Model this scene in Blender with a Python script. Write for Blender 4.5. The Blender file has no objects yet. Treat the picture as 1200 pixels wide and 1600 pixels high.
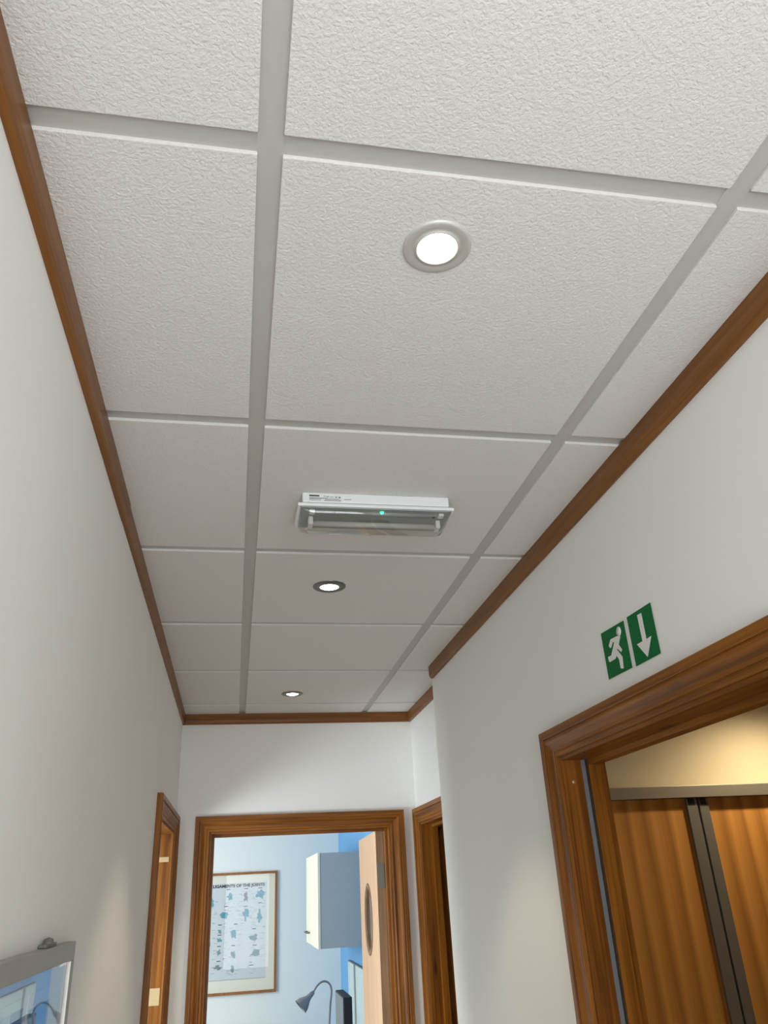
import bpy, bmesh, math, random
from mathutils import Matrix, Vector

random.seed(7)
S = bpy.context.scene
COL = S.collection
H = 2.52                                    # height of the ceiling grid above the floor

# ------------------------------------------------------------------ camera
cam_d = bpy.data.cameras.new('camera')
cam_d.sensor_fit = 'VERTICAL'; cam_d.sensor_height = 36.0; cam_d.lens = 1197.257 * 36.0 / 1600.0
cam_d.clip_start = 0.02; cam_d.clip_end = 60
cam = bpy.data.objects.new('camera', cam_d); COL.objects.link(cam)
R = Matrix(((0.98367128, -0.03375082, -0.17678148), (-0.173474, -0.43941384, -0.8813752), (-0.04793309, 0.89765047, -0.43809366)))
cam.matrix_world = Matrix.Translation((-0.01357, -0.624205, H - 0.789103)) @ R.to_4x4()
S.camera = cam

# ------------------------------------------------------------------ world, exposure, lights
w = bpy.data.worlds.new('world'); S.world = w; w.use_nodes = True
w.node_tree.nodes['Background'].inputs[0].default_value = (0.75, 0.87, 1.0, 1)
w.node_tree.nodes['Background'].inputs[1].default_value = 1.0
S.view_settings.view_transform = 'Standard'; S.view_settings.look = 'None'
S.view_settings.gamma = 1.0; S.view_settings.use_curve_mapping = False
S.view_settings.exposure = -0.15
S.render.film_transparent = False
try:
    S.cycles.use_denoising = True; S.cycles.max_bounces = 10; S.cycles.diffuse_bounces = 6
    S.cycles.sample_clamp_indirect = 8.0
except Exception: pass

def area(name, loc, direction, sx, sy, power, col=(1, 1, 1), spread=180):
    d = bpy.data.lights.new(name, 'AREA'); d.shape = 'RECTANGLE'; d.size = sx; d.size_y = sy
    d.energy = power; d.color = col; d.spread = math.radians(spread)
    o = bpy.data.objects.new(name, d); COL.objects.link(o); o.location = loc
    o.rotation_euler = Vector(direction).to_track_quat('-Z', 'Z').to_euler()
    return o
# daylight entering through the entrance window behind the viewer
area('entrance_daylight', (0.235, -1.83, 1.40), (0, 1, 0.10), 0.86, 1.8, 30, (0.95, 0.98, 1.0))
# daylight through the window of the room on the left
area('left_room_daylight', (-1.80, 2.00, 1.20), (1, 0.35, 0.16), 0.55, 1.2, 56, (0.86, 0.94, 1.0))
# daylight through the window of the end room
area('end_room_daylight', (-1.9, 5.3, 1.6), (1, 0.15, -0.1), 2.2, 1.3, 76, (0.92, 0.96, 1.0))

# ------------------------------------------------------------------ material helpers
def new_mat(name):
    m = bpy.data.materials.new(name); m.use_nodes = True
    nt = m.node_tree; b = nt.nodes['Principled BSDF']
    return m, nt, b
def N(nt, t, **kw):
    n = nt.nodes.new(t)
    for k, v in kw.items(): setattr(n, k, v)
    return n
def basic(name, col, rough=0.5, metal=0.0, noise=0.0, nscale=40, bump=0.0, bscale=200, spec=0.5):
    m, nt, b = new_mat(name)
    b.inputs['Roughness'].default_value = rough; b.inputs['Metallic'].default_value = metal
    b.inputs['Specular IOR Level'].default_value = spec
    tc = N(nt, 'ShaderNodeTexCoord')
    nz = N(nt, 'ShaderNodeTexNoise'); nz.inputs['Scale'].default_value = nscale; nz.inputs['Detail'].default_value = 4
    nt.links.new(tc.outputs['Object'], nz.inputs['Vector'])
    mr = N(nt, 'ShaderNodeMapRange'); mr.inputs['To Min'].default_value = 1 - noise; mr.inputs['To Max'].default_value = 1 + noise
    nt.links.new(nz.outputs['Fac'], mr.inputs['Value'])
    mx = N(nt, 'ShaderNodeVectorMath', operation='SCALE'); mx.inputs[0].default_value = col
    nt.links.new(mr.outputs['Result'], mx.inputs['Scale']); nt.links.new(mx.outputs['Vector'], b.inputs['Base Color'])
    if bump:
        n2 = N(nt, 'ShaderNodeTexNoise'); n2.inputs['Scale'].default_value = bscale; n2.inputs['Detail'].default_value = 3
        nt.links.new(tc.outputs['Object'], n2.inputs['Vector'])
        bp = N(nt, 'ShaderNodeBump'); bp.inputs['Strength'].default_value = bump; bp.inputs['Distance'].default_value = 0.002
        nt.links.new(n2.outputs['Fac'], bp.inputs['Height']); nt.links.new(bp.outputs['Normal'], b.inputs['Normal'])
    return m
def wood(name, axis, light, dark, knot=(0.045, 0.014, 0.005), rough=0.38, freq=1.0, knots=True):
    m, nt, b = new_mat(name); L = nt.links.new
    tc = N(nt, 'ShaderNodeTexCoord'); oi = N(nt, 'ShaderNodeObjectInfo')
    off = N(nt, 'ShaderNodeVectorMath', operation='SCALE'); off.inputs[0].default_value = (7.3, 5.1, 9.7)
    L(oi.outputs['Random'], off.inputs['Scale'])
    add = N(nt, 'ShaderNodeVectorMath', operation='ADD'); L(tc.outputs['Object'], add.inputs[0]); L(off.outputs['Vector'], add.inputs[1])
    def mp(a, k):
        n = N(nt, 'ShaderNodeMapping'); s = [a, a, a]; s[axis] = k; n.inputs['Scale'].default_value = s
        L(add.outputs['Vector'], n.inputs['Vector']); return n
    m1 = mp(55 * freq, 2.0); n1 = N(nt, 'ShaderNodeTexNoise'); n1.inputs['Scale'].default_value = 1; n1.inputs['Detail'].default_value = 5
    n1.inputs['Distortion'].default_value = 0.4; L(m1.outputs['Vector'], n1.inputs['Vector'])
    m2 = mp(220 * freq, 5.0); n2 = N(nt, 'ShaderNodeTexNoise'); n2.inputs['Scale'].default_value = 1; n2.inputs['Detail'].default_value = 2
    L(m2.outputs['Vector'], n2.inputs['Vector'])
    mixf = N(nt, 'ShaderNodeMath', operation='MULTIPLY_ADD'); L(n2.outputs['Fac'], mixf.inputs[0]); mixf.inputs[1].default_value = 0.35; L(n1.outputs['Fac'], mixf.inputs[2])
    rp = N(nt, 'ShaderNodeValToRGB'); rp.color_ramp.elements[0].position = 0.5; rp.color_ramp.elements[1].position = 0.86
    rp.color_ramp.elements[0].color = (*light, 1); rp.color_ramp.elements[1].color = (*dark, 1)
    L(mixf.outputs[0], rp.inputs['Fac']); out = rp.outputs['Color']
    if knots:
        m3 = mp(15, 3.6); vo = N(nt, 'ShaderNodeTexVoronoi'); vo.inputs['Scale'].default_value = 1; L(m3.outputs['Vector'], vo.inputs['Vector'])
        mr = N(nt, 'ShaderNodeMapRange'); mr.inputs['From Min'].default_value = 0.06; mr.inputs['From Max'].default_value = 0.17
        mr.inputs['To Min'].default_value = 1; mr.inputs['To Max'].default_value = 0; L(vo.outputs['Distance'], mr.inputs['Value'])
        sel = N(nt, 'ShaderNodeSeparateColor'); L(vo.outputs['Color'], sel.inputs[0])
        gt = N(nt, 'ShaderNodeMath', operation='GREATER_THAN'); gt.inputs[1].default_value = 0.62; L(sel.outputs[0], gt.inputs[0])
        mu = N(nt, 'ShaderNodeMath', operation='MULTIPLY'); L(mr.outputs['Result'], mu.inputs[0]); L(gt.outputs[0], mu.inputs[1])
        mx = N(nt, 'ShaderNodeMix', data_type='RGBA'); L(mu.outputs[0], mx.inputs['Factor']); L(out, mx.inputs['A']); mx.inputs['B'].default_value = (*knot, 1)
        out = mx.outputs['Result']
    L(out, b.inputs['Base Color']); b.inputs['Roughness'].default_value = rough; b.inputs['Specular IOR Level'].default_value = 0.22
    bp = N(nt, 'ShaderNodeBump'); bp.inputs['Strength'].default_value = 0.08; bp.inputs['Distance'].default_value = 0.001
    L(n2.outputs['Fac'], bp.inputs['Height']); L(bp.outputs['Normal'], b.inputs['Normal'])
    return m
PL, PD = (0.31, 0.110, 0.012), (0.13, 0.040, 0.004)
PINE = [wood('varnished_pine_x', 0, PL, PD), wood('varnished_pine_y', 1, PL, PD), wood('varnished_pine_z', 2, PL, PD)]
TRIMW = [wood('varnished_cornice_x', 0, (0.24, 0.098, 0.025), (0.16, 0.060, 0.013), knots=True), wood('varnished_cornice_y', 1, (0.24, 0.098, 0.025), (0.16, 0.060, 0.013))]
BIRCH = wood('pale_birch_veneer', 2, (0.80, 0.52, 0.31), (0.70, 0.43, 0.24), rough=0.45, freq=0.5, knots=False)
BIRCH_EDGE = wood('door_edge_lipping', 2, (0.36, 0.22, 0.12), (0.24, 0.14, 0.07), rough=0.5, knots=False)
FRAMEW = wood('picture_frame_wood', 2, (0.36, 0.16, 0.06), (0.26, 0.10, 0.035), rough=0.4, knots=False)

def board_stripes():
    m, nt, b = new_mat('striped_pine_board'); L = nt.links.new
    tc = N(nt, 'ShaderNodeTexCoord'); sp = N(nt, 'ShaderNodeSeparateXYZ'); L(tc.outputs['Object'], sp.inputs[0])
    mp = N(nt, 'ShaderNodeMapping'); mp.inputs['Scale'].default_value = (9, 9, 1.0); L(tc.outputs['Object'], mp.inputs['Vector'])
    nz = N(nt, 'ShaderNodeTexNoise'); nz.inputs['Scale'].default_value = 1; nz.inputs['Detail'].default_value = 2; L(mp.outputs['Vector'], nz.inputs['Vector'])
    a = N(nt, 'ShaderNodeMath', operation='MULTIPLY_ADD'); L(nz.outputs['Fac'], a.inputs[0]); a.inputs[1].default_value = 0.05; L(sp.outputs['X'], a.inputs[2])
    d = N(nt, 'ShaderNodeMath', operation='DIVIDE'); L(a.outputs[0], d.inputs[0]); d.inputs[1].default_value = 0.078
    fr = N(nt, 'ShaderNodeMath', operation='FRACT'); L(d.outputs[0], fr.inputs[0])
    rp = N(nt, 'ShaderNodeValToRGB'); e = rp.color_ramp.elements
    e[0].position = 0.0; e[0].color = (0.40, 0.165, 0.032, 1); e[1].position = 1.0; e[1].color = (0.40, 0.165, 0.032, 1)
    x = e.new(0.35); x.color = (0.68, 0.32, 0.075, 1); x = e.new(0.8); x.color = (0.52, 0.225, 0.046, 1)
    L(fr.outputs[0], rp.inputs['Fac'])
    mp2 = N(nt, 'ShaderNodeMapping'); mp2.inputs['Scale'].default_value = (160, 160, 4); L(tc.outputs['Object'], mp2.inputs['Vector'])
    n2 = N(nt, 'ShaderNodeTexNoise'); n2.inputs['Scale'].default_value = 1; L(mp2.outputs['Vector'], n2.inputs['Vector'])
    mr = N(nt, 'ShaderNodeMapRange'); mr.inputs['To Min'].default_value = 0.85; mr.inputs['To Max'].default_value = 1.15; L(n2.outputs['Fac'], mr.inputs['Value'])
    sc = N(nt, 'ShaderNodeVectorMath', operation='SCALE'); L(rp.outputs['Color'], sc.inputs[0]); L(mr.outputs['Result'], sc.inputs['Scale'])
    L(sc.outputs['Vector'], b.inputs['Base Color']); b.inputs['Roughness'].default_value = 0.5
    return m
def tile_mat():
    m, nt, b = new_mat('textured_ceiling_tile'); L = nt.links.new
    b.inputs['Base Color'].default_value = (0.74, 0.73, 0.71, 1); b.inputs['Roughness'].default_value = 0.85
    tc = N(nt, 'ShaderNodeTexCoord')
    n1 = N(nt, 'ShaderNodeTexNoise'); n1.inputs['Scale'].default_value = 230; n1.inputs['Detail'].default_value = 3; n1.inputs['Distortion'].default_value = 0.3
    L(tc.outputs['Object'], n1.inputs['Vector'])
    rp = N(nt, 'ShaderNodeValToRGB'); rp.color_ramp.elements[0].position = 0.36; rp.color_ramp.elements[1].position = 0.62; L(n1.outputs['Fac'], rp.inputs['Fac'])
    bp = N(nt, 'ShaderNodeBump'); bp.inputs['Strength'].default_value = 0.45; bp.inputs['Distance'].default_value = 0.0013
    L(rp.outputs['Color'], bp.inputs['Height']); L(bp.outputs['Normal'], b.inputs['Normal'])
    n3 = N(nt, 'ShaderNodeTexNoise'); n3.inputs['Scale'].default_value = 260; L(tc.outputs['Object'], n3.inputs['Vector'])
    mr = N(nt, 'ShaderNodeMapRange'); mr.inputs['From Min'].default_value = 0.25; mr.inputs['From Max'].default_value = 0.36
    mr.inputs['To Min'].default_value = 0.8; mr.inputs['To Max'].default_value = 1.0; L(n3.outputs['Fac'], mr.inputs['Value'])
    sc = N(nt, 'ShaderNodeVectorMath', operation='SCALE'); sc.inputs[0].default_value = (0.74, 0.73, 0.71); L(mr.outputs['Result'], sc.inputs['Scale'])
    L(sc.outputs['Vector'], b.inputs['Base Color'])
    return m
def emit(name, col, st):
    m, nt, b = new_mat(name); b.inputs['Base Color'].default_value = (*[min(c, 1) for c in col], 1)
    b.inputs['Emission Color'].default_value = (*col, 1); b.inputs['Emission Strength'].default_value = st
    return m
def clear(name, tint=(1, 1, 1), gloss=0.9, rough=0.03, f0=0.05):
    m, nt, b = new_mat(name); L = nt.links.new; nt.nodes.remove(b)
    o = nt.nodes['Material Output']; t = N(nt, 'ShaderNodeBsdfTransparent'); t.inputs[0].default_value = (*tint, 1)
    g = N(nt, 'ShaderNodeBsdfGlossy'); g.inputs['Color'].default_value = (gloss, gloss, gloss, 1); g.inputs['Roughness'].default_value = rough
    lw = N(nt, 'ShaderNodeLayerWeight'); lw.inputs['Blend'].default_value = 0.5
    pw = N(nt, 'ShaderNodeMath', operation='POWER'); pw.inputs[1].default_value = 5.0; L(lw.outputs['Facing'], pw.inputs[0])
    ad = N(nt, 'ShaderNodeMath', operation='MULTIPLY_ADD'); ad.inputs[1].default_value = 0.9; ad.inputs[2].default_value = 0.025 + f0; L(pw.outputs[0], ad.inputs[0])
    mx = N(nt, 'ShaderNodeMixShader'); L(ad.outputs[0], mx.inputs[0]); L(t.outputs[0], mx.inputs[1]); L(g.outputs[0], mx.inputs[2]); L(mx.outputs[0], o.inputs['Surface'])
    return m

M = dict(
    wall=basic('cream_white_wall_paint', (0.85, 0.845, 0.82), 0.75, noise=0.015, nscale=3, bump=0.12, bscale=60),
    wallblue=basic('pale_blue_white_paint', (0.765, 0.825, 0.815), 0.75, noise=0.015, nscale=3, bump=0.08, bscale=60),
    blue=basic('bright_blue_paint', (0.16, 0.41, 0.72), 0.7, noise=0.03, nscale=5),
    beige=basic('pale_beige_paint', (0.74, 0.65, 0.48), 0.8, noise=0.02, nscale=4),
    ceil_plain=basic('plain_white_ceiling', (0.78, 0.77, 0.75), 0.85, noise=0.01),
    tile=tile_mat(), tee=basic('grey_white_ceiling_tee', (0.50, 0.49, 0.465), 0.55, noise=0.02, nscale=8),
    floor=basic('beige_vinyl_floor', (0.34, 0.28, 0.21), 0.45, noise=0.12, nscale=20),
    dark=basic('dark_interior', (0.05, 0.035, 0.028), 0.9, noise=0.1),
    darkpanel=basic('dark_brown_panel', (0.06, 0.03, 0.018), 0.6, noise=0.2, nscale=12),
    chrome=basic('brushed_chrome', (0.20, 0.205, 0.21), 0.28, 1.0, noise=0.04, nscale=30),
    satin=basic('glare_pale_nickel_bezel', (0.62, 0.61, 0.58), 0.45, 0.35, noise=0.04, nscale=30),  # lamp glare on the nearest ring is put into this paler metal
    alu=basic('anodised_aluminium', (0.42, 0.40, 0.37), 0.42, 0.75, noise=0.05, nscale=25),
    alu_grey=basic('grey_metal_profile', (0.21, 0.20, 0.19), 0.5, 0.4, noise=0.06, nscale=25),
    steel=basic('steel_hinge', (0.20, 0.19, 0.16), 0.5, 0.5, noise=0.08, nscale=60),
    brass=basic('worn_brass_plate', (0.50, 0.37, 0.20), 0.4, 0.5, noise=0.08, nscale=60),
    seal=basic('grey_intumescent_seal', (0.20, 0.20, 0.21), 0.5, 0.2, noise=0.05),
    seal_dark=basic('black_brush_seal', (0.02, 0.018, 0.018), 0.8, noise=0.1),
    white_pl=basic('white_plastic', (0.84, 0.86, 0.87), 0.35, noise=0.01),
    tray=basic('grey_metal_gear_tray', (0.34, 0.37, 0.39), 0.45, 0.2, noise=0.03, nscale=30),
    tube=basic('white_lamp_tube', (0.55, 0.55, 0.52), 0.25, noise=0.01),
    cover=clear('clear_polycarbonate_cover', (0.88, 0.88, 0.86), 0.9, 0.05, 0.06),
    glass=clear('picture_glass', (0.97, 0.98, 0.98), 0.8, 0.01, -0.008),
    pane=clear('window_glass', (0.97, 0.98, 0.98), 0.9, 0.01, 0.0),
    bulb=emit('lit_lamp_lens', (1.0, 0.93, 0.80), 14), led=emit('green_indicator_led', (0.02, 1.0, 0.35), 3.5),
    black=basic('black_plastic', (0.015, 0.015, 0.017), 0.5, noise=0.1), ink=basic('black_print', (0.04, 0.04, 0.045), 0.6, noise=0.1),
    greyink=basic('grey_print', (0.24, 0.25, 0.28), 0.6, noise=0.1), teal=basic('teal_print', (0.14, 0.36, 0.44), 0.7, noise=0.15, nscale=90),
    teal2=basic('grey_teal_print', (0.20, 0.32, 0.36), 0.7, noise=0.15, nscale=90),
    paper=basic('grey_white_paper', (0.66, 0.70, 0.72), 0.7, noise=0.02), mount=basic('cream_card_mount', (0.84, 0.81, 0.70), 0.75, noise=0.01),
    green=basic('safety_green', (0.0, 0.135, 0.032), 0.45, noise=0.02, spec=0.15), signwhite=basic('sign_white', (0.78, 0.76, 0.74), 0.4, noise=0.01),
    cream_door=basic('cream_laminate', (0.92, 0.88, 0.70), 0.4, noise=0.01), carcass=basic('grey_laminate_carcass', (0.47, 0.49, 0.48), 0.5, noise=0.02),
    worktop=basic('dark_worktop', (0.10, 0.10, 0.11), 0.4, noise=0.15, nscale=90), lampgrey=basic('grey_lamp_metal', (0.26, 0.265, 0.28), 0.4, 0.2, noise=0.04),
    screen=basic('dark_grey_screen', (0.10, 0.12, 0.125), 0.25, noise=0.03), stripes=board_stripes(),
    sky_blue=basic('mid_blue_reflection', (0.10, 0.25, 0.55), 0.5, noise=0.15, nscale=15), pale_blue=basic('pale_blue_reflection', (0.38, 0.50, 0.72), 0.5, noise=0.15, nscale=15),
    violet=basic('violet_grey_reflection', (0.33, 0.32, 0.45), 0.5, noise=0.15, nscale=15), ppaper=basic('pale_blue_paper', (0.62, 0.70, 0.82), 0.5, noise=0.05, nscale=15),
    greenglass=basic('pale_green_glass', (0.62, 0.76, 0.74), 0.2, noise=0.04), doorgrey=basic('dark_glazing', (0.07, 0.05, 0.045), 0.15, noise=0.1),
)

# ------------------------------------------------------------------ mesh helpers
class MB:
    def __init__(s): s.bm = bmesh.new(); s.mats = []
    def mi(s, m):
        if m not in s.mats: s.mats.append(m)
        return s.mats.index(m)
    def poly(s, pts, m):
        f = s.bm.faces.new([s.bm.verts.new(p) for p in pts]); f.material_index = s.mi(m); return f
    def box(s, x0, x1, y0, y1, z0, z1, m, bev=0.0):
        i = s.mi(m)
        r = bmesh.ops.create_cube(s.bm, size=1, matrix=Matrix.Translation(((x0+x1)/2, (y0+y1)/2, (z0+z1)/2)) @ Matrix.Diagonal((abs(x1-x0), abs(y1-y0), abs(z1-z0), 1)))
        vs = r['verts']; fs = {f for v in vs for f in v.link_faces}
        for f in fs: f.material_index = i
        if bev:
            es = list({e for v in vs for e in v.link_edges})
            q = bmesh.ops.bevel(s.bm, geom=es, offset=bev, segments=2, affect='EDGES', profile=0.6)
            for f in q['faces']: f.material_index = i
        return s
    def prism(s, prof, place, a, b, m):
        """extrude closed 2D profile; place(p, t) -> 3D point; a/b may be functions of profile point"""
        i = s.mi(m); fa = a if callable(a) else (lambda p: a); fb = b if callable(b) else (lambda p: b)
        A = [s.bm.verts.new(place(p, fa(p))) for p in prof]; B = [s.bm.verts.new(place(p, fb(p))) for p in prof]
        n = len(prof)
        for k in range(n):
            f = s.bm.faces.new((A[k], A[(k+1) % n], B[(k+1) % n], B[k])); f.material_index = i
        for L in (A[::-1], B): f = s.bm.faces.new(L); f.material_index = i
        return s
    def lathe(s, prof, c, m, seg=48, axis='z', mfun=None, close=False):
        i = s.mi(m); rings = []
        for r, h in prof:
            ring = []
            for k in range(seg):
                a = 2*math.pi*k/seg; p = (r*math.cos(a), r*math.sin(a), h)
                if axis == 'x': p = (p[2], p[0], p[1])
                if axis == 'y': p = (p[0], p[2], p[1])
                ring.append(s.bm.verts.new(Vector(c) + Vector(p)))
            rings.append(ring)
        for q in range(len(rings) - (0 if close else 1)):
            a, b = rings[q], rings[(q+1) % len(rings)]
            for k in range(seg):
                f = s.bm.faces.new((a[k], a[(k+1) % seg], b[(k+1) % seg], b[k])); f.material_index = i; f.smooth = True
        return s
    def tube(s, pts, rad, m, seg=12, cap=True):
        i = s.mi(m); P = [Vector(p) for p in pts]; rings = []; up = Vector((0, 0, 1))
        prev = None
        for k, p in enumerate(P):
            t = (P[min(k+1, len(P)-1)] - P[max(k-1, 0)]).normalized()
            if prev is None:
                n = t.cross(up) if abs(t.dot(up)) < 0.95 else t.cross(Vector((1, 0, 0)))
            else: n = prev - t * prev.dot(t)
            n.normalize(); prev = n; b = t.cross(n); r = rad[k] if isinstance(rad, (list, tuple)) else rad
            rings.append([s.bm.verts.new(p + (n*math.cos(2*math.pi*j/seg) + b*math.sin(2*math.pi*j/seg))*r) for j in range(seg)])
        for a, b in zip(rings, rings[1:]):
            for j in range(seg):
                f = s.bm.faces.new((a[j], a[(j+1) % seg], b[(j+1) % seg], b[j])); f.material_index = i; f.smooth = True
        if cap:
            for L in (rings[0][::-1], rings[-1]): f = s.bm.faces.new(L); f.material_index = i
        return s
    def build(s, name, parent=None, label=None, loc=None):
        bmesh.ops.recalc_face_normals(s.bm, faces=s.bm.faces)
        me = bpy.data.meshes.new(name); s.bm.to_mesh(me); s.bm.free()
        for m in s.mats: me.materials.append(m)
        o = bpy.data.objects.new(name, me); COL.objects.link(o)
        if parent is not None: o.parent = parent
        if loc: o.location = loc
        if label: o['label'] = label
        return o
def empty(name, loc=(0, 0, 0), rz=0.0, parent=None):
    o = bpy.data.objects.new(name, None); COL.objects.link(o); o.location = loc; o.rotation_euler = (0, 0, rz)
    o.empty_display_size = 0.1
    return o
def thing(o, label, cat, group=None):
    o['label'] = label; o['category'] = cat
    if group: o['group'] = group
    return o
def struct(o, label=None):
    o['kind'] = 'structure'
    if label: o['label'] = label
    return o

# ------------------------------------------------------------------ the setting
XL, XR, YE, YRE, XRR = -0.279, 0.745, 3.22, 2.36, 0.835   # left wall, right wall, end wall, right wall's end, recess wall
YB = -1.9                                                  # wall behind the viewer
T = 0.11
def wall(name, boxes, m):
    b = MB()
    for q in boxes: b.box(*q, m)
    return struct(b.build(name))
ZO = 2.0535 - 0.044                                        # rough opening height
wall('wall_left', [(XL-T, XL, YB, 2.275, 0, H+0.1), (XL-T, XL, 3.13, YE+T, 0, H+0.1), (XL-T, XL, 2.275, 3.13, ZO, H+0.1)], M['wall'])
wall('wall_right', [(XR, XR+T, YB, 0.326, 0, H+0.1), (XR, XR+T, 1.203, YRE, 0, H+0.1), (XR, XR+T, 0.326, 1.203, ZO, H+0.1)], M['wall'])
wall('wall_end', [(XL, -0.149, YE, YE+T, 0, H+0.1), (0.728, XRR, YE, YE+T, 0, H+0.1), (-0.149, 0.728, YE, YE+T, ZO, H+0.1)], M['wall'])
wall('wall_recess', [(XRR, XRR+T, YRE, 2.415, 0, H+0.1), (XRR, XRR+T, 3.171, YE+T, 0, H+0.1), (XRR, XRR+T, 2.415, 3.171, ZO, H+0.1)], M['wall'])
wall('wall_back', [(XL, -0.205, YB-T, YB, 0, H+0.1), (0.675, XR, YB-T, YB, 0, H+0.1), (-0.205, 0.675, YB-T, YB, 2.32, H+0.1), (-0.205, 0.675, YB-T, YB, 0, 0.36)], M['wall'])
fl = MB().box(-2.1, 3.2, YB-T, 7.3, -0.1, 0, M['floor']).build('floor'); struct(fl)

# suspended ceiling: one slab of tiles with a visible grid
ceil = MB()
G = 0.0150
xs = [(XL, 0), (0, 0.6), (0.6, XR)]
for k in range(-6, 6):
    y0, y1 = 0.6*k, 0.6*(k+1)
    y0, y1 = max(y0, YB), min(y1, YE)
    for j, (a, b_) in enumerate(xs):
        if j == 2 and y1 > YRE: b_ = XRR
        xa = a + (G if j > 0 else 0); xb = b_ - (G if j < 2 else 0)
        ya = y0 + (G if y0 > YB else 0); yb = y1 - (G if y1 < YE - 1e-6 else 0)
        if j == 2 and y0 < YRE < y1:                      # the strip that steps out into the recess
            ceil.box(xa, XR, ya, YRE, H-0.0052, H+0.01, M['tile'], 0.0010)
            ya = YRE
        ceil.box(xa, xb, ya, yb, H-0.0052, H+0.01, M['tile'], 0.0010)
ceiling = struct(ceil.build('ceiling'))
g = MB(); g.box(XL, XRR, YB, YE, H+0.0005, H+0.03, M['tee'])
for x in (0, 0.6): g.box(x-G-0.001, x+G+0.001, YB, YE, H-0.0003, H+0.002, M['tee'])
g.build('ceiling_grid', ceiling, 'grey metal grid between the ceiling tiles')

# timber cornice strips
def strip(name, place, a, b, ax):
    prof = [(0, 0), (0, -0.047), (0.005, -0.048), (0.011, -0.046), (0.0145, -0.040), (0.0165, -0.030), (0.0165, 0)]
    return struct(MB().prism(prof, place, a, b, TRIMW[ax]).build(name))
ZT = H - 0.0056
strip('trim_1', lambda p, t: (XL + p[0]*0.85, t, ZT + p[1]), YB, lambda p: 0.958 + p[1]*0.25, 1)
strip('trim_1', lambda p, t: (XL + p[0]*0.72, t, ZT + p[1]*0.95), lambda p: 0.9595 + p[1]*0.25, lambda p: YE - p[0], 1)
strip('trim_2', lambda p, t: (XR - p[0], t, ZT + p[1]), YB, lambda p: YRE - 0.022, 1)
strip('trim_3', lambda p, t: (t, YE - p[0], ZT + p[1]), lambda p: XL + p[0]*0.85, lambda p: XRR - p[0], 0)
strip('trim_4', lambda p, t: (XRR - p[0], t, ZT + p[1]), YRE + 0.002, lambda p: YE - p[0], 1)
# baseboards
def baseboard(name, x0, x1, y0, y1, ax): struct(MB().box(x0, x1, y0, y1, 0, 0.095, PINE[ax], 0.003).build(name))
baseboard('baseboard_left', XL, XL+0.016, YB, 2.228, 1)
baseboard('baseboard_right', XR-0.016, XR, 1.25, YRE, 1)
baseboard('baseboard_right_near', XR-0.016, XR, YB, 0.28, 1)

# ------------------------------------------------------------------ doorways
ARCH = [(0, 0), (0, 0.018), (0.002, 0.0205), (0.0175, 0.0205), (0.0190, 0.0195), (0.0195, 0.0155), (0.0225, 0.0155), (0.0235, 0.0175), (0.0275, 0.0175),
        (0.0330, 0.0150), (0.0385, 0.0115), (0.0450, 0.0098), (0.0520, 0.0092), (0.0530, 0.0068), (0.0550, 0.0068), (0.0565, 0.0085), (0.0625, 0.0085), (0.0655, 0.0060), (0.0660, 0)]
def doorway(name, loc, rz, W, ztop, depth, label, stop_at=0.055, stop=True):
    """local x along the opening, -y towards the corridor"""
    r = empty(name, loc, rz); struct(r, label)
    AW = 0.066
    # mitred architrave: two legs and a head
    MB().prism(ARCH, lambda p, t: (p[0], -p[1], t), 0.0, lambda p: ztop - p[0], PINE[2]).build('architrave_leg', r)
    MB().prism(ARCH, lambda p, t: (W - p[0], -p[1], t), 0.0, lambda p: ztop - p[0], PINE[2]).build('architrave_leg', r)
    MB().prism(ARCH, lambda p, t: (t, -p[1], ztop - p[0]), lambda p: p[0], lambda p: W - p[0], PINE[0]).build('architrave_head', r)
    i = AW + 0.0085; o = 0.044
    MB().box(o, i, 0, depth, 0, ztop-o, PINE[2]).build('lining_leg', r)
    MB().box(W-i, W-o, 0, depth, 0, ztop-o, PINE[2]).build('lining_leg', r)
    MB().box(i, W-i, 0, depth, ztop-i, ztop-o, PINE[0]).build('lining_head', r)
    if stop:
        s0, s1 = stop_at, stop_at + 0.03
        MB().box(i, i+0.012, s0, s1, 0, ztop-i, PINE[2], 0.001).build('door_stop', r)
        MB().box(W-i-0.012, W-i, s0, s1, 0, ztop-i, PINE[2], 0.001).build('door_stop', r)
        MB().box(i+0.012, W-i-0.012, s0, s1, ztop-i-0.012, ztop-i, PINE[0], 0.001).build('door_stop', r)
    return r
PI = math.pi
ZD = 2.0535
d1 = doorway('door_1', (XL, 2.23, 0), PI/2, 0.945, ZD, T, 'pine doorway in the left wall beside the end wall', 0.075)
d2 = doorway('door_2', (-0.193, YE, 0), 0, 0.965, ZD, T, 'pine doorway in the end wall opening to the blue room', 0.045)
d3 = doorway('door_3', (XR, 1.247, 0), -PI/2, 0.965, ZD, T, 'large pine doorway in the right wall under the exit sign', 0.062)
d4 = doorway('door_4', (XRR, 3.215, 0), -PI/2, 0.84, ZD, T, 'pine doorway in the recess at the far right', 0.05)
# brass strike plates on the far lining of the left doorway
i_ = 0.945 - 0.0745
for z0, z1, k in ((1.868, 1.888, 0), (1.345, 1.405, 1)):
    MB().box(i_-0.0015, i_+0.0005, 0.012, 0.062, z0, z1, M['brass'], 0.0004).build('strike_plate', d1, 'pale brass strike plate')
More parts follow.
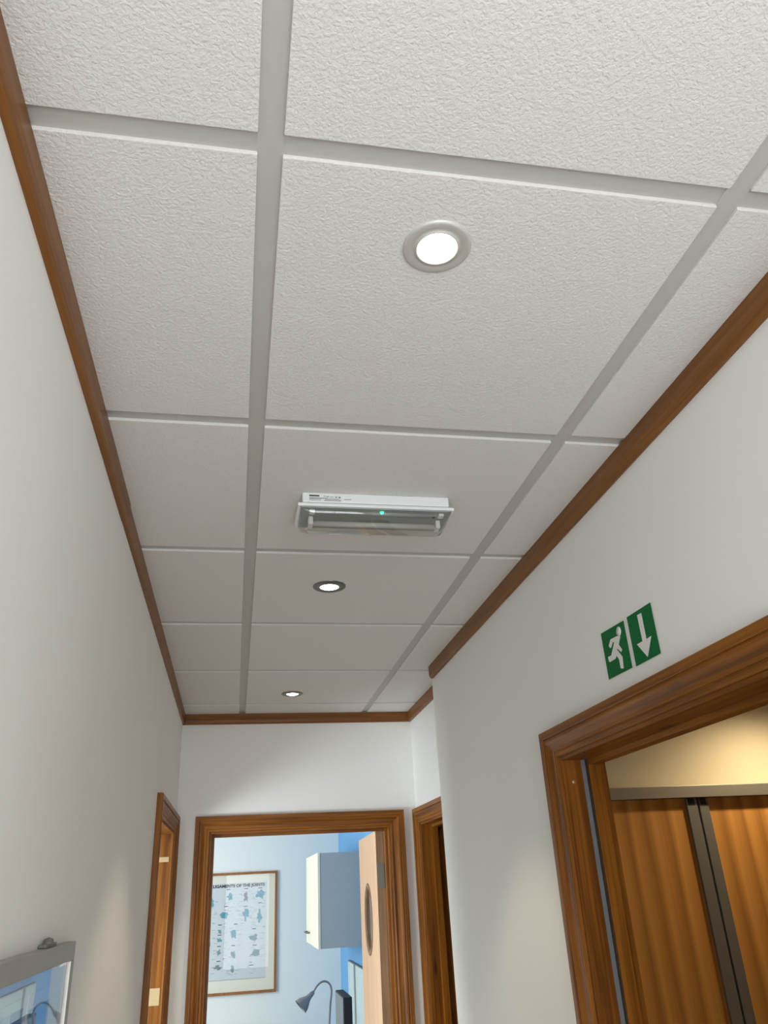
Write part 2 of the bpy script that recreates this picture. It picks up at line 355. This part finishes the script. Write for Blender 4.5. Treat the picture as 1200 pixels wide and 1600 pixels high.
# grey smoke seal and filler dots on the far lining of the right doorway (local x small = far side)
ii = 0.0745
MB().box(ii-0.0005, ii+0.0015, 0.048, 0.058, 0, ZD-ii, M['seal']).box(ii-0.0005, ii+0.004, 0.058, 0.062, 0, ZD-ii, M['seal_dark']).build('smoke_seal', d3, 'grey strip seal with a dark edge')
for z in (1.93, 1.42): MB().lathe([(0.0001, 0.0008), (0.004, 0.0006), (0.0045, 0)], (ii, 0.024, z), M['brass'], 12, 'x').build('screw_plug', d3)

# open leaf of the end doorway, hinged on the right
leaf = empty('door_leaf'); leaf.parent = d2
LX, LY = 0.697 + 0.193, T + 0.004
leaf.location = (LX, LY, 0.006); leaf.rotation_euler = (0, 0, PI/2 - math.radians(2.6))
# leaf local: x along the leaf (0 hinge edge), y 0.0 .. 0.044 is towards -x world
bm = MB()
LW, LH, LT = 0.80, 1.966, 0.044
cx, cz, rr = 0.41, 1.578, 0.155
seg = 48
def leaf_face(y, m):
    circ = [(cx + rr*math.cos(2*PI*k/seg), cz + rr*math.sin(2*PI*k/seg)) for k in range(seg)]
    def outer(k):
        a = 2*PI*k/seg; c, s_ = math.cos(a), math.sin(a)
        tx = (LW-cx)/c if c > 1e-9 else (-cx/c if c < -1e-9 else 1e9); tz = (LH-cz)/s_ if s_ > 1e-9 else (-cz/s_ if s_ < -1e-9 else 1e9)
        t = min(tx, tz); return (cx + c*t, cz + s_*t)
    for k in range(seg):
        a, b2 = circ[k], circ[(k+1) % seg]; c2, d_ = outer((k+1) % seg), outer(k)
        pts = [a, b2, c2]
        if abs(c2[0]-d_[0]) > 1e-6 and abs(c2[1]-d_[1]) > 1e-6:
            pts.append((LW if max(c2[0], d_[0]) > LW-1e-6 else 0.0, LH if max(c2[1], d_[1]) > LH-1e-6 else 0.0))
        pts.append(d_)
        bm.poly([(p[0], y, p[1]) for p in pts], m)
leaf_face(LT, BIRCH); leaf_face(0, BIRCH)
for (a, b2) in (((0, 0), (0, LH)), ((LW, 0), (LW, LH)), ((0, LH), (LW, LH)), ((0, 0), (LW, 0))):
    bm.poly([(a[0], 0, a[1]), (b2[0], 0, b2[1]), (b2[0], LT, b2[1]), (a[0], LT, a[1])], BIRCH_EDGE)
for k in range(seg):
    a0, a1 = 2*PI*k/seg, 2*PI*(k+1)/seg
    p = [(cx+rr*math.cos(a), cz+rr*math.sin(a)) for a in (a0, a1)]
    bm.poly([(p[0][0], 0, p[0][1]), (p[1][0], 0, p[1][1]), (p[1][0], LT, p[1][1]), (p[0][0], LT, p[0][1])], BIRCH_EDGE)
o = bm.build('leaf_panel'); o.parent = leaf
o = MB().lathe([(rr+0.010, LT+0.0005), (rr+0.008, LT+0.004), (rr-0.006, LT+0.004), (rr-0.012, LT-0.008), (rr-0.012, 0.008), (rr-0.006, -0.004), (rr+0.008, -0.004), (rr+0.010, -0.0005), (rr-0.001, 0.0), (rr-0.001, LT)], (cx, 0, cz), BIRCH_EDGE, 48, 'y', close=True).build('porthole_ring', leaf, 'round timber bead around the porthole')
o = MB().lathe([(0.0001, 0.012), (rr-0.010, 0.012), (rr-0.010, 0.037), (0.0001, 0.037)], (cx, 0, cz), M['doorgrey'], 48, 'y').build('porthole_pane', leaf, 'dark round glass pane')
# hinges (fixed to the leaf's hinge edge)
for z in (1.715, 0.95, 0.2):
    MB().box(-0.0015, 0.001, 0.006, 0.040, z, z+0.11, M['steel'], 0.0004).tube([(-0.004, -0.002, z), (-0.004, -0.002, z+0.11)], 0.006, M['steel']).build('hinge', leaf, 'steel butt hinge')

# ------------------------------------------------------------------ rooms seen through the doorways
# end room
yb0 = YE + T
wall('wall_end_room_far', [(-2.0, 0.93, 7.06, 7.16, 0, H+0.1)], M['wallblue'])
wall('wall_end_room_right', [(0.93, 1.03, yb0, 7.16, 0, H+0.1)], M['blue'])
wall('wall_end_room_left', [(-2.1, -2.0, yb0, 4.0, 0, H+0.1), (-2.1, -2.0, 6.6, 7.16, 0, H+0.1), (-2.1, -2.0, 4.0, 6.6, 0, 0.85), (-2.1, -2.0, 4.0, 6.6, 2.3, H+0.1)], M['wallblue'])
wall('wall_end_room_near', [(-2.1, XL-T, yb0-0.1, yb0, 0, H+0.1)], M['wallblue'])
struct(MB().box(-2.1, 1.03, yb0, 7.16, H, H+0.1, M['ceil_plain']).build('ceiling_end_room'))
# left room
wall('wall_left_room_far', [(-2.1, -2.0, 1.3, yb0-0.1, 0, 0.45), (-2.1, -2.0, 1.3, yb0-0.1, 2.1, H+0.1), (-2.1, -2.0, 1.3, 2.1, 0.45, 2.1)], M['wall'])
wall('wall_left_room_near', [(-2.1, XL-T, 1.2, 1.3, 0, H+0.1)], M['wall'])
struct(MB().box(-2.1, XL-T, 1.2, yb0, H, H+0.1, M['ceil_plain']).build('ceiling_left_room'))
# right room
HR = H - 0.10
wall('wall_right_room_far', [(XR+T, 3.0, 2.21, 2.31, 0, H+0.1)], M['beige'])
wall('wall_right_room_side', [(3.0, 3.1, -0.6, 2.31, 0, H+0.1)], M['beige'])
wall('wall_right_room_near', [(XR+T, 3.1, -0.7, -0.6, 0, H+0.1)], M['beige'])
struct(MB().box(XR+T, 3.1, -0.7, 2.31, H-0.13, H+0.1, M['ceil_plain']).build('ceiling_right_room'))
struct(MB().box(XR+T, 3.0, 2.192, 2.21, H-0.178, H-0.131, TRIMW[0], 0.003).build('trim_5'))
# recess cupboard
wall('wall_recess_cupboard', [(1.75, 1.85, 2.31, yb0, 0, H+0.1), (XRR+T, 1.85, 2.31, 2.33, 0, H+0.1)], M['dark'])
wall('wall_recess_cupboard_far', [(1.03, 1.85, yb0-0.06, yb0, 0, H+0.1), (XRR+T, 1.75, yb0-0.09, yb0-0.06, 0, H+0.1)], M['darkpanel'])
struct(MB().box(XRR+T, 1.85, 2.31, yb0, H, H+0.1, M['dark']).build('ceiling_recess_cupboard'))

# windows that let the daylight in
def window(name, axis, pos, a0, a1, z0, z1, label):
    r = empty(name, (0, 0, 0)); struct(r, label)
    f = MB(); pn = MB(); w_ = 0.05
    def bx(b, p0, p1, q0, q1, h0, h1, m):
        if axis == 'x': b.box(p0, p1, q0, q1, h0, h1, m)
        else: b.box(q0, q1, p0, p1, h0, h1, m)
    for q in ((a0, a0+w_, z0, z1), (a1-w_, a1, z0, z1), (a0+w_, a1-w_, z0, z0+w_), (a0+w_, a1-w_, z1-w_, z1), ((a0+a1)/2-0.02, (a0+a1)/2+0.02, z0+w_, z1-w_)):
        bx(f, pos-0.025, pos+0.025, q[0], q[1], q[2], q[3], M['white_pl'])
    bx(pn, pos-0.003, pos+0.003, a0+w_, a1-w_, z0+w_, z1-w_, M['pane'])
    f.build('window_frame', r); pn.build('window_pane', r)
window('window_1', 'y', YB-0.055, -0.205, 0.675, 0.36, 2.32, 'tall glazed entrance behind the viewer')
window('window_2', 'x', -2.05, 4.0, 6.6, 0.85, 2.3, 'wide window of the end room')
window('window_3', 'x', -2.05, 2.1, yb0-0.1, 0.45, 2.1, 'window of the left room')

# ------------------------------------------------------------------ recessed downlights
def downlight(x, y, label, metal, power):
    zc = H - 0.0052
    r = empty('downlight', (x, y, zc)); thing(r, label, 'ceiling light', 'recessed ceiling downlights')
    MB().lathe([(0.0475, 0.0), (0.0470, -0.0022), (0.043, -0.0038), (0.036, -0.0034), (0.0315, -0.0022), (0.0305, -0.0045), (0.0285, -0.0048), (0.0268, -0.0030), (0.0262, 0.003)], (0, 0, 0), metal, 64).build('bezel', r, 'round metal bezel')
    MB().lathe([(0.0264, -0.0020), (0.0245, -0.0034), (0.02, -0.0052), (0.01, -0.0062), (0.0001, -0.0065)], (0, 0, 0), M['bulb'], 48).build('lamp_lens', r, 'glowing lamp lens')
    d = bpy.data.lights.new('downlight_beam', 'SPOT'); d.energy = power; d.color = (1.0, 0.84, 0.62); d.spot_size = math.radians(78); d.spot_blend = 0.4; d.shadow_soft_size = 0.02
    l = bpy.data.objects.new('downlight_beam', d); COL.objects.link(l); l.parent = r; l.location = (0, 0, -0.03)
    return r
downlight(0.2315, 0.130, 'lit downlight with satin bezel painted pale with glare, nearest the camera and alone on its large tile', M['satin'], 15)
downlight(0.2295, 1.447, 'lit chrome-rimmed downlight just beyond the boxy emergency light', M['chrome'], 17)
downlight(0.2145, 2.789, 'smallest lit downlight, farthest away near the end wall', M['chrome'], 17)

# ------------------------------------------------------------------ emergency light
zc = H - 0.0052
em = empty('emergency_light', (0.27, 0.92, zc)); thing(em, 'white rectangular emergency light with clear cover fixed to the ceiling', 'emergency light')
def rel(o, off): o.location = Vector(o.location) - Vector(off); return o
E0 = (0.27, 0.92, zc)
def eb(b, name, parent=em, label=None): return rel(b.build(name, parent, label), E0)
b = MB().box(0.106, 0.436, 0.868, 0.966, H-0.029, zc, M['white_pl'], 0.003)
b.box(0.096, 0.446, 0.863, 0.977, H-0.0405, H-0.0325, M['white_pl'], 0.0025)
base = eb(b, 'base')
# side label of small print
b = MB(); yy = 0.8678
b.box(0.121, 0.143, yy-0.0004, yy, H-0.0150, H-0.0115, M['ink'])
for x0, x1, z, h, m in ((0.152, 0.157, 0.0135, .0012, 'greyink'), (0.159, 0.164, 0.014, .0014, 'ink'), (0.166, 0.175, 0.0145, .0012, 'greyink'), (0.178, 0.182, 0.014, .003, 'greyink'), (0.185, 0.190, 0.014, .004, 'greyink'),
                    (0.121, 0.161, 0.0178, .0008, 'greyink'), (0.121, 0.186, 0.0194, .0008, 'greyink'), (0.121, 0.147, 0.0212, .0008, 'greyink'), (0.121, 0.147, 0.0242, .0008, 'greyink'),
                    (0.155, 0.191, 0.0218, .0012, 'greyink'), (0.153, 0.191, 0.0245, .0009, 'greyink'), (0.198, 0.213, 0.0195, .0014, 'greyink')):
    b.box(x0, x1, yy-0.0004, yy, H-z-h, H-z, M[m])
eb(b, 'rating_label', em, 'small printed rating label')
b = MB().box(0.103, 0.439, 0.864, 0.970, H-0.0435, H-0.0395, M['tray'], 0.001)
for x, y in ((0.150, 0.885), (0.178, 0.885), (0.405, 0.895), (0.15, 0.945), (0.178, 0.945), (0.405, 0.945)):
    b.lathe([(0.003, H-0.0437), (0.0001, H-0.0440)], (x, y, 0), M['black'], 12)
eb(b, 'gear_tray', em, 'grey metal tray behind the tube')
for x in (0.128, 0.418):
    eb(MB().box(x-0.006, x+0.006, 0.873, 0.889, H-0.050, H-0.0435, M['white_pl'], 0.002).box(x-0.005, x+0.005, 0.908, 0.932, H-0.063, H-0.0435, M['white_pl'], 0.002), 'lamp_holder', em, 'white lamp holder')
eb(MB().tube([(0.133, 0.920, H-0.056), (0.413, 0.920, H-0.056)], 0.0065, M['tube'], 16), 'fluorescent_tube', em, 'unlit white fluorescent tube')
eb(MB().lathe([(0.0042, H-0.0435), (0.0038, H-0.0460), (0.002, H-0.0475), (0.0001, H-0.048)], (0.283, 0.878, 0), M['led'], 16), 'indicator_light', em, 'small green indicator light')
# clear cover: bulged prism with chamfered ends
b = MB()
rows = [(0.8645, 0.040), (0.8650, 0.050), (0.8662, 0.0545), (0.8685, 0.0575), (0.8720, 0.0595), (0.8800, 0.0612), (0.9170, 0.0680), (0.9450, 0.0685), (0.9570, 0.0655), (0.9650, 0.0560), (0.9710, 0.040)]
cols = [(0.0, 0.102), (0.45, 0.1035), (0.85, 0.111), (1.0, 0.128)]
cols = [(s_, x) for s_, x in cols] + [(s_, 0.542 - x) for s_, x in reversed(cols)]
V = [[b.bm.verts.new((x, y, H - (0.040 + (z-0.040)*s_))) for s_, x in cols] for y, z in rows]
ci = b.mi(M['cover'])
for q in range(len(rows)-1):
    for k in range(len(cols)-1):
        f = b.bm.faces.new((V[q][k], V[q][k+1], V[q+1][k+1], V[q+1][k])); f.material_index = ci; f.smooth = True
cv = eb(b, 'clear_cover', em, 'clear plastic cover')

# ------------------------------------------------------------------ exit sign
sg = empty('exit_sign', (XR, 0.75, 2.09)); thing(sg, 'green and white exit sign with running man and down arrow on right wall', 'sign')
SO = (XR, 0.75, 2.09)
def sb(b, name, label=None): return rel(b.build(name, sg, label), SO)
sb(MB().box(XR-0.0013, XR, 0.6435, 0.8555, 2.0950, 2.1880, M['signwhite']), 'backing_plate')
def flat(pts, x0, x1, m):
    b = MB(); b.prism(pts, lambda p, t: (t, p[0], p[1]), x0, x1, m); return b
sb(flat([(0.641, 2.090), (0.737, 2.091), (0.737, 2.1905), (0.641, 2.188)], XR-0.0022, XR-0.0014, M['green']), 'arrow_panel', 'green panel with white down arrow')
sb(flat([(0.753, 2.093), (0.858, 2.095), (0.858, 2.194), (0.753, 2.189)], XR-0.0022, XR-0.0014, M['green']), 'running_man_panel', 'green panel with white running man')
man = [(0.79, 2.168), (0.819, 2.1695), (0.831, 2.160), (0.828, 2.154), (0.8225, 2.1535), (0.812, 2.1615), (0.805, 2.1595), (0.828, 2.138), (0.843, 2.139), (0.842, 2.129), (0.838, 2.127), (0.812, 2.127), (0.806, 2.132), (0.798, 2.122), (0.798, 2.103), (0.787, 2.1), (0.783, 2.123), (0.8, 2.143), (0.798, 2.1445), (0.784, 2.133), (0.779, 2.137), (0.789, 2.15), (0.776, 2.164)]
arr = [(0.695, 2.181), (0.679, 2.180), (0.679, 2.128), (0.660, 2.1285), (0.6865, 2.0965), (0.6875, 2.0965), (0.717, 2.129), (0.694, 2.1285)]
sb(flat(man, XR-0.0028, XR-0.0021, M['signwhite']), 'running_man_body', 'white running figure')
sb(MB().lathe([(0.0001, -0.0007), (0.0098, -0.0007), (0.0098, 0.0)], (XR-0.0021, 0.779, 2.1745), M['signwhite'], 24, 'x'), 'running_man_head', 'white round head')
sb(flat(arr, XR-0.0028, XR-0.0021, M['signwhite']), 'down_arrow', 'white down arrow')

# ------------------------------------------------------------------ notice board on the left wall
nb = empty('notice_board', (XL, 0.5, 1.1)); thing(nb, 'silver-framed glazed notice board with blue reflections painted on sheets on the left wall', 'notice board')
NO = (XL, 0.5, 1.1)
def nbld(b, name, label=None, parent=nb): return rel(b.build(name, parent, label), NO)
ZN, Y1, Y0, ZN0 = H-0.845, 0.862, -0.10, 0.85
fr_ = MB()
fr_.box(XL+0.001, XL+0.018, Y0, Y1, ZN-0.026, ZN, M['alu'], 0.0015)
fr_.box(XL+0.001, XL+0.018, Y0, Y1, ZN0, ZN0+0.026, M['alu'], 0.0015)
fr_.box(XL+0.001, XL+0.018, Y1-0.026, Y1, ZN0+0.026, ZN-0.026, M['alu'], 0.0015)
fr_.box(XL+0.001, XL+0.018, Y0, Y0+0.026, ZN0+0.026, ZN-0.026, M['alu'], 0.0015)
nbld(fr_, 'frame', 'silver aluminium frame')
nbld(MB().box(XL+0.001, XL+0.006, Y0+0.026, Y1-0.026, ZN0+0.026, ZN-0.026, M['ppaper']), 'backing_board')
nbld(MB().box(XL+0.0125, XL+0.0145, Y0+0.026, Y1-0.026, ZN0+0.026, ZN-0.026, M['glass']), 'glass_pane')
nbld(MB().box(XL+0.001, XL+0.012, 0.665, 0.735, ZN+0.0002, ZN+0.005, M['steel'], 0.001).lathe([(0.0001, 0.013), (0.006, 0.011), (0.008, 0.005)], (XL+0.009, 0.690, ZN), M['steel'], 16), 'wall_clip', 'small metal fixing clip on top of the frame')
def painted_reflection(y0, y1, z0, z1, blocks, label):  # added sheets; their blue blocks paint in the end room's reflection in the glass
    r = empty('painted_reflection', (XL+0.006, (y0+y1)/2, z0)); thing(r, label, 'painted_reflection', 'painted reflections in the notice board')
    b = MB().box(0, 0.0012, y0-(y0+y1)/2, y1-(y0+y1)/2, 0, z1-z0, M['ppaper'])
    for a0, a1, c0, c1, m in blocks:
        W_, H_ = y1-y0, z1-z0
        b.box(0.0012, 0.0016, -W_/2+a0*W_, -W_/2+a1*W_, c0*H_, c1*H_, M[m])
    o = b.build('reflection_sheet', r)
    return r
painted_reflection(0.62, 0.79, 1.395, 1.625, [(.05, .8, .72, .92, 'sky_blue'), (.1, .75, .5, .66, 'pale_blue'), (.05, .8, .30, .44, 'sky_blue'), (.1, .6, .08, .24, 'violet')], 'blue painted reflection nearest the right edge of the notice board')
painted_reflection(0.46, 0.60, 1.395, 1.625, [(.0, .45, .05, .95, 'pale_blue'), (.5, .95, .6, .95, 'sky_blue'), (.5, .95, .1, .5, 'violet')], 'second painted reflection from the right edge of the notice board, with a dark blue corner block')
painted_reflection(0.28, 0.44, 1.395, 1.625, [(.1, .9, .75, .95, 'sky_blue'), (.1, .9, .1, .6, 'white_pl')], 'painted reflection cut by the left edge of the photo with a pale lower half')

# ------------------------------------------------------------------ wardrobe seen through the right doorway
wd = empty('sliding_wardrobe', (0.87, 2.16, 0)); thing(wd, 'striped wooden sliding door wardrobe with grey metal rail, seen through right doorway', 'wardrobe')
WO = (0.87, 2.16, 0)
def wb(b, name, label=None, parent=wd): return rel(b.build(name, parent, label), WO)
yw = 2.16; zr1 = H-0.509
wb(MB().box(XR+T+0.002, 2.95, yw-0.03, 2.208, zr1-0.041, zr1, M['alu'], 0.001), 'top_rail', 'grey metal top rail')
def slide(x0, x1, yf, hx0, hx1):
    p = wb(MB().box(x0, x1, yf, yf+0.016, 0.02, zr1-0.042, M['stripes']), 'door_panel')
    h = MB().box(hx0, hx1, yf-0.012, yf+0.018, 0.02, zr1-0.043, M['alu_grey'], 0.002).box(hx0+0.006, hx1-0.010, yf-0.0135, yf-0.0115, zr1-0.066, zr1-0.044, M['black'])
    o = h.build('edge_profile', p, 'grey metal edge profile')
slide(0.87, 1.63, yw, 1.622, 1.664)
slide(1.705, 2.5, yw+0.004, 1.674, 1.712)
wb(MB().box(0.87, 2.95, yw, 2.205, 0, 0.02, M['alu_grey']), 'bottom_rail')

def spot(name, loc, power, ang, col, blend=0.8, target=(0, 0, -1)):
    d = bpy.data.lights.new(name, 'SPOT'); d.energy = power; d.color = col; d.spot_size = math.radians(ang); d.spot_blend = blend; d.shadow_soft_size = 0.03
    o = bpy.data.objects.new(name, d); COL.objects.link(o); o.location = loc; o.rotation_euler = Vector(target).to_track_quat('-Z', 'Y').to_euler()
# warm ceiling lamp of the right room, out of the frame
spot('right_room_lamp', (2.0, 1.86, H-0.17), 24, 165, (1.0, 0.80, 0.50), 0.9)

# ------------------------------------------------------------------ end room furniture
# framed chart on the far wall
PX0, PX1, PZ0, PZ1, PY = -0.295, 0.372, H-1.549, H-0.618, 7.06
pc = empty('framed_chart', ((PX0+PX1)/2, PY, PZ0)); thing(pc, 'wood-framed anatomy chart with pale blue drawings on the far room wall', 'picture')
PO = ((PX0+PX1)/2, PY, PZ0)
def pb(b, name, label=None, parent=pc): return rel(b.build(name, parent, label), PO)
fw = 0.020
pb(MB().box(PX0, PX1, PY-0.022, PY, PZ1-fw, PZ1, FRAMEW, 0.001).box(PX0, PX1, PY-0.022, PY, PZ0, PZ0+fw, FRAMEW, 0.001)
   .box(PX0, PX0+fw, PY-0.022, PY, PZ0+fw, PZ1-fw, FRAMEW, 0.001).box(PX1-fw, PX1, PY-0.022, PY, PZ0+fw, PZ1-fw, FRAMEW, 0.001), 'frame', 'brown wooden picture frame')
pb(MB().box(PX0+fw, PX1-fw, PY-0.008, PY-0.002, PZ0+fw, PZ1-fw, M['mount']), 'mount', 'cream card mount')
sx0, sx1, sz0, sz1 = PX0+0.095, PX1-0.092, PZ0+0.108, PZ1-0.085
sheet = pb(MB().box(sx0-0.02, sx1, PY-0.0090, PY-0.0079, sz0, sz1, M['paper']).box(sx0-0.02, sx1, PY-0.0093, PY-0.0089, sz0, sz0+0.003, M['greyink']), 'printed_sheet')
b = MB(); yq = PY-0.0094
rnd = random.Random(3)
def blob(x, z, sx, sz, m):
    n = 14; pts = []
    for k in range(n):
        a = 2*PI*k/n; r_ = (0.35 + 0.75*rnd.random())
        pts.append((x + sx*r_*math.cos(a), z + sz*r_*math.sin(a)))
    b.prism(pts, lambda p, t: (p[0], t, p[1]), yq, yq+0.0004, m)
U = lambda u: sx0 + u*(sx1-sx0); Vv = lambda v: sz0 + v*(sz1-sz0)
for u, v, su, sv, m in ((.33, .86, .035, .035, 'teal'), (.62, .84, .025, .05, 'greyink'), (.88, .86, .04, .045, 'teal'), (.25, .67, .045, .03, 'teal'), (.62, .66, .03, .055, 'teal'), (.87, .64, .03, .055, 'teal'),
                     (.17, .50, .025, .022, 'teal2'), (.42, .46, .03, .045, 'teal'), (.17, .41, .03, .022, 'teal'), (.78, .41, .06, .03, 'teal2'), (.17, .28, .025, .03, 'teal2'), (.42, .25, .022, .04, 'teal2'),
                     (.82, .25, .06, .035, 'teal2'), (.17, .13, .035, .02, 'greyink'), (.42, .12, .02, .035, 'teal2'), (.02, .80, .02, .05, 'teal'), (.0, .36, .015, .03, 'teal')):
    blob(U(u), Vv(v), su, sv, M[m])
for u, v in ((.3, .93), (.62, .93), (.88, .93), (.27, .75), (.62, .74), (.88, .77), (.17, .56), (.45, .56), (.17, .455), (.78, .50), (.17, .34), (.42, .34), (.8, .33), (.17, .19), (.75, .13)):
    b.box(U(u)-0.016, U(u)+0.016, yq, yq+0.0004, Vv(v), Vv(v)+0.006, M['ink'])
for k in range(150):
    u = rnd.choice((.08, .28, .36, .50, .55, .72, .78, .95)) + rnd.uniform(-.03, .03); v = rnd.uniform(.05, .92)
    l_ = rnd.uniform(.012, .035); x0 = max(U(u)-l_/2, sx0); x1 = min(U(u)+l_/2, sx1-0.004)
    if x1 > x0: b.box(x0, x1, yq+0.0001, yq+0.0004, Vv(v), Vv(v)+0.0022, M['greyink'])
o = b.build('joint_drawings', sheet, 'pale blue joint drawings with small captions'); o['kind'] = 'stuff'
# chart heading
tc_ = bpy.data.curves.new('heading', 'FONT'); tc_.body = 'LIGAMENTS OF THE JOINTS'; tc_.size = 0.040; tc_.align_x = 'RIGHT'; tc_.extrude = 0.0003; tc_.offset = 0.002
to = bpy.data.objects.new('heading_tmp', tc_); COL.objects.link(to); bpy.context.view_layer.update()
me = bpy.data.meshes.new_from_object(to); bpy.data.objects.remove(to)
xs_ = [v.co.x for v in me.vertices]; k_ = (sx1 - 0.03 - sx0) / (max(xs_) - min(xs_))
for v in me.vertices: v.co = Vector(((v.co.x - max(xs_))*k_ + sx1 - 0.02, PY - 0.0096 - v.co.z, v.co.y*0.8 + sz1 - 0.032)) - Vector(PO)
me.materials.clear(); me.materials.append(M['ink'])
ho = bpy.data.objects.new('chart_heading', me); COL.objects.link(ho); ho.parent = pc; ho['label'] = 'black capital letter heading'
pb(MB().box(PX0+fw, PX1-fw, PY-0.0165, PY-0.015, PZ0+fw, PZ1-fw, M['glass']), 'glass_pane')

# wall cupboard
wc = empty('wall_cupboard', (0.76, 6.1, H-1.17)); thing(wc, 'wall-hung cupboard with cream door and grey side on the blue wall', 'cupboard')
CO = (0.76, 6.1, H-1.17)
def cb(b, name, label=None, parent=wc): return rel(b.build(name, parent, label), CO)
cy0, cy1, cz0, cz1, cxf = 5.45, 6.42, H-1.160, H-0.552, 0.578
cb(MB().box(cxf+0.020, 0.93, cy0, cy1, cz0, cz1, M['carcass'], 0.001), 'body', 'grey laminate body')
dr = cb(MB().box(cxf, cxf+0.018, cy0-0.002, cy1, cz0-0.002, cz1+0.002, M['cream_door'], 0.0015), 'door', 'cream door')
o = MB().tube([(cxf+0.002, cy1-0.32, cz0+0.075), (cxf-0.022, cy1-0.32, cz0+0.075), (cxf-0.026, cy1-0.31, cz0+0.075), (cxf-0.026, cy1-0.13, cz0+0.075), (cxf-0.022, cy1-0.12, cz0+0.075), (cxf+0.002, cy1-0.12, cz0+0.075)], 0.006, M['steel'], 10).build('handle', dr, 'small metal bar handle')

# counter below (just out of the frame) that carries the lamp and the screen
ct = empty('counter', (0.68, 5.6, 0)); thing(ct, 'low counter against the blue wall, under the lamp and screen', 'counter')
KO = (0.68, 5.6, 0)
rel(MB().box(0.36, 0.928, 4.5, 6.5, 0.69, 0.73, M['worktop'], 0.003).build('worktop', ct), KO)
rel(MB().box(0.42, 0.928, 4.52, 6.48, 0.0, 0.69, M['carcass']).build('cabinet_body', ct), KO)
for k in range(4):
    dd = rel(MB().box(0.402, 0.42, 4.53+0.49*k, 5.01+0.49*k, 0.10, 0.68, M['cream_door'], 0.002).build('cabinet_door', ct), KO)

# gooseneck lamp
lx, ly = 0.60, 5.0
gl = empty('gooseneck_lamp', (lx, ly, 0.73)); thing(gl, 'grey gooseneck lamp with cone shade curving left in the end room', 'lamp')
def at(x, z): return (x-lx, 0, z-0.73)
arm = [(0.585, 0.74), (0.588, 0.85), (0.598, 0.98), (0.606, 1.08), (0.614, 1.14), (0.612, 1.175), (0.598, 1.198), (0.575, 1.209), (0.550, 1.206), (0.527, 1.190), (0.508, 1.168), (0.497, 1.150)]
def smooth(pts, n=6):
    out = []
    P = [Vector(p) for p in pts]
    for k in range(len(P)-1):
        p0, p1, p2, p3 = P[max(k-1, 0)], P[k], P[k+1], P[min(k+2, len(P)-1)]
        for j in range(n):
            t = j/n
            out.append(0.5*((2*p1)+(p2-p0)*t+(2*p0-5*p1+4*p2-p3)*t*t+(3*p1-p0-3*p2+p3)*t**3))
    return out + [P[-1]]
MB().tube(smooth([at(*p) for p in arm]), 0.0062, M['lampgrey'], 10).build('arm', gl, 'curved flexible arm')
a_ = Vector(at(0.502, 1.158)); d_ = (Vector(at(0.420, 1.085)) - Vector(at(0.502, 1.158))).normalized(); d_.y = -0.12; d_.normalize()
prof = [(0, .010), (.012, .014), (.035, .016), (.05, .020), (.085, .040), (.112, .046)]
sh = MB().tube([a_ + d_*t for t, r_ in prof], [r_ for t, r_ in prof], M['lampgrey'], 24, cap=False)
sh.build('shade', gl, 'grey cone shade')
MB().lathe([(0.0001, 0.02), (0.05, 0.02), (0.07, 0.012), (0.072, 0.0005), (0.0001, 0.0005)], (at(0.585, 0.9)[0], 0, 0), M['lampgrey'], 32).build('base', gl)

# flat screen edge on, beyond the lamp
mo = empty('flat_screen', (0.70, 5.3, 0.73)); thing(mo, 'dark grey flat screen with black edge seen side on beside the gooseneck lamp', 'screen')
rel(MB().box(0.700, 0.755, 5.08, 5.52, 0.86, 1.105, M['black'], 0.004).build('housing', mo, 'black housing'), (0.70, 5.3, 0.73))
rel(MB().box(0.6975, 0.7005, 5.095, 5.505, 0.875, 1.098, M['screen']).build('screen_panel', mo, 'grey screen surface'), (0.70, 5.3, 0.73))
rel(MB().box(0.715, 0.745, 5.27, 5.33, 0.741, 0.87, M['black']).box(0.65, 0.80, 5.2, 5.4, 0.73, 0.742, M['black'], 0.002).build('stand', mo), (0.70, 5.3, 0.73))

# pale glazed panel against the blue wall
gp = empty('glazed_panel', (0.92, 5.7, 0.73)); thing(gp, 'pale glazed panel with dark top edge against the blue wall behind the open door', 'panel')
GO = (0.92, 5.7, 0.73)
rel(MB().box(0.915, 0.929, 5.0, 6.41, 0.731, 1.205, M['greenglass']).build('glass_sheet', gp), GO)
rel(MB().box(0.908, 0.929, 5.0, 6.41, 1.205, 1.213, M['alu_grey']).box(0.908, 0.9149, 6.06, 6.10, 0.731, 1.205, M['alu']).box(0.908, 0.9149, 6.39, 6.41, 0.731, 1.205, M['white_pl']).build('panel_frame', gp, 'thin metal frame'), GO)
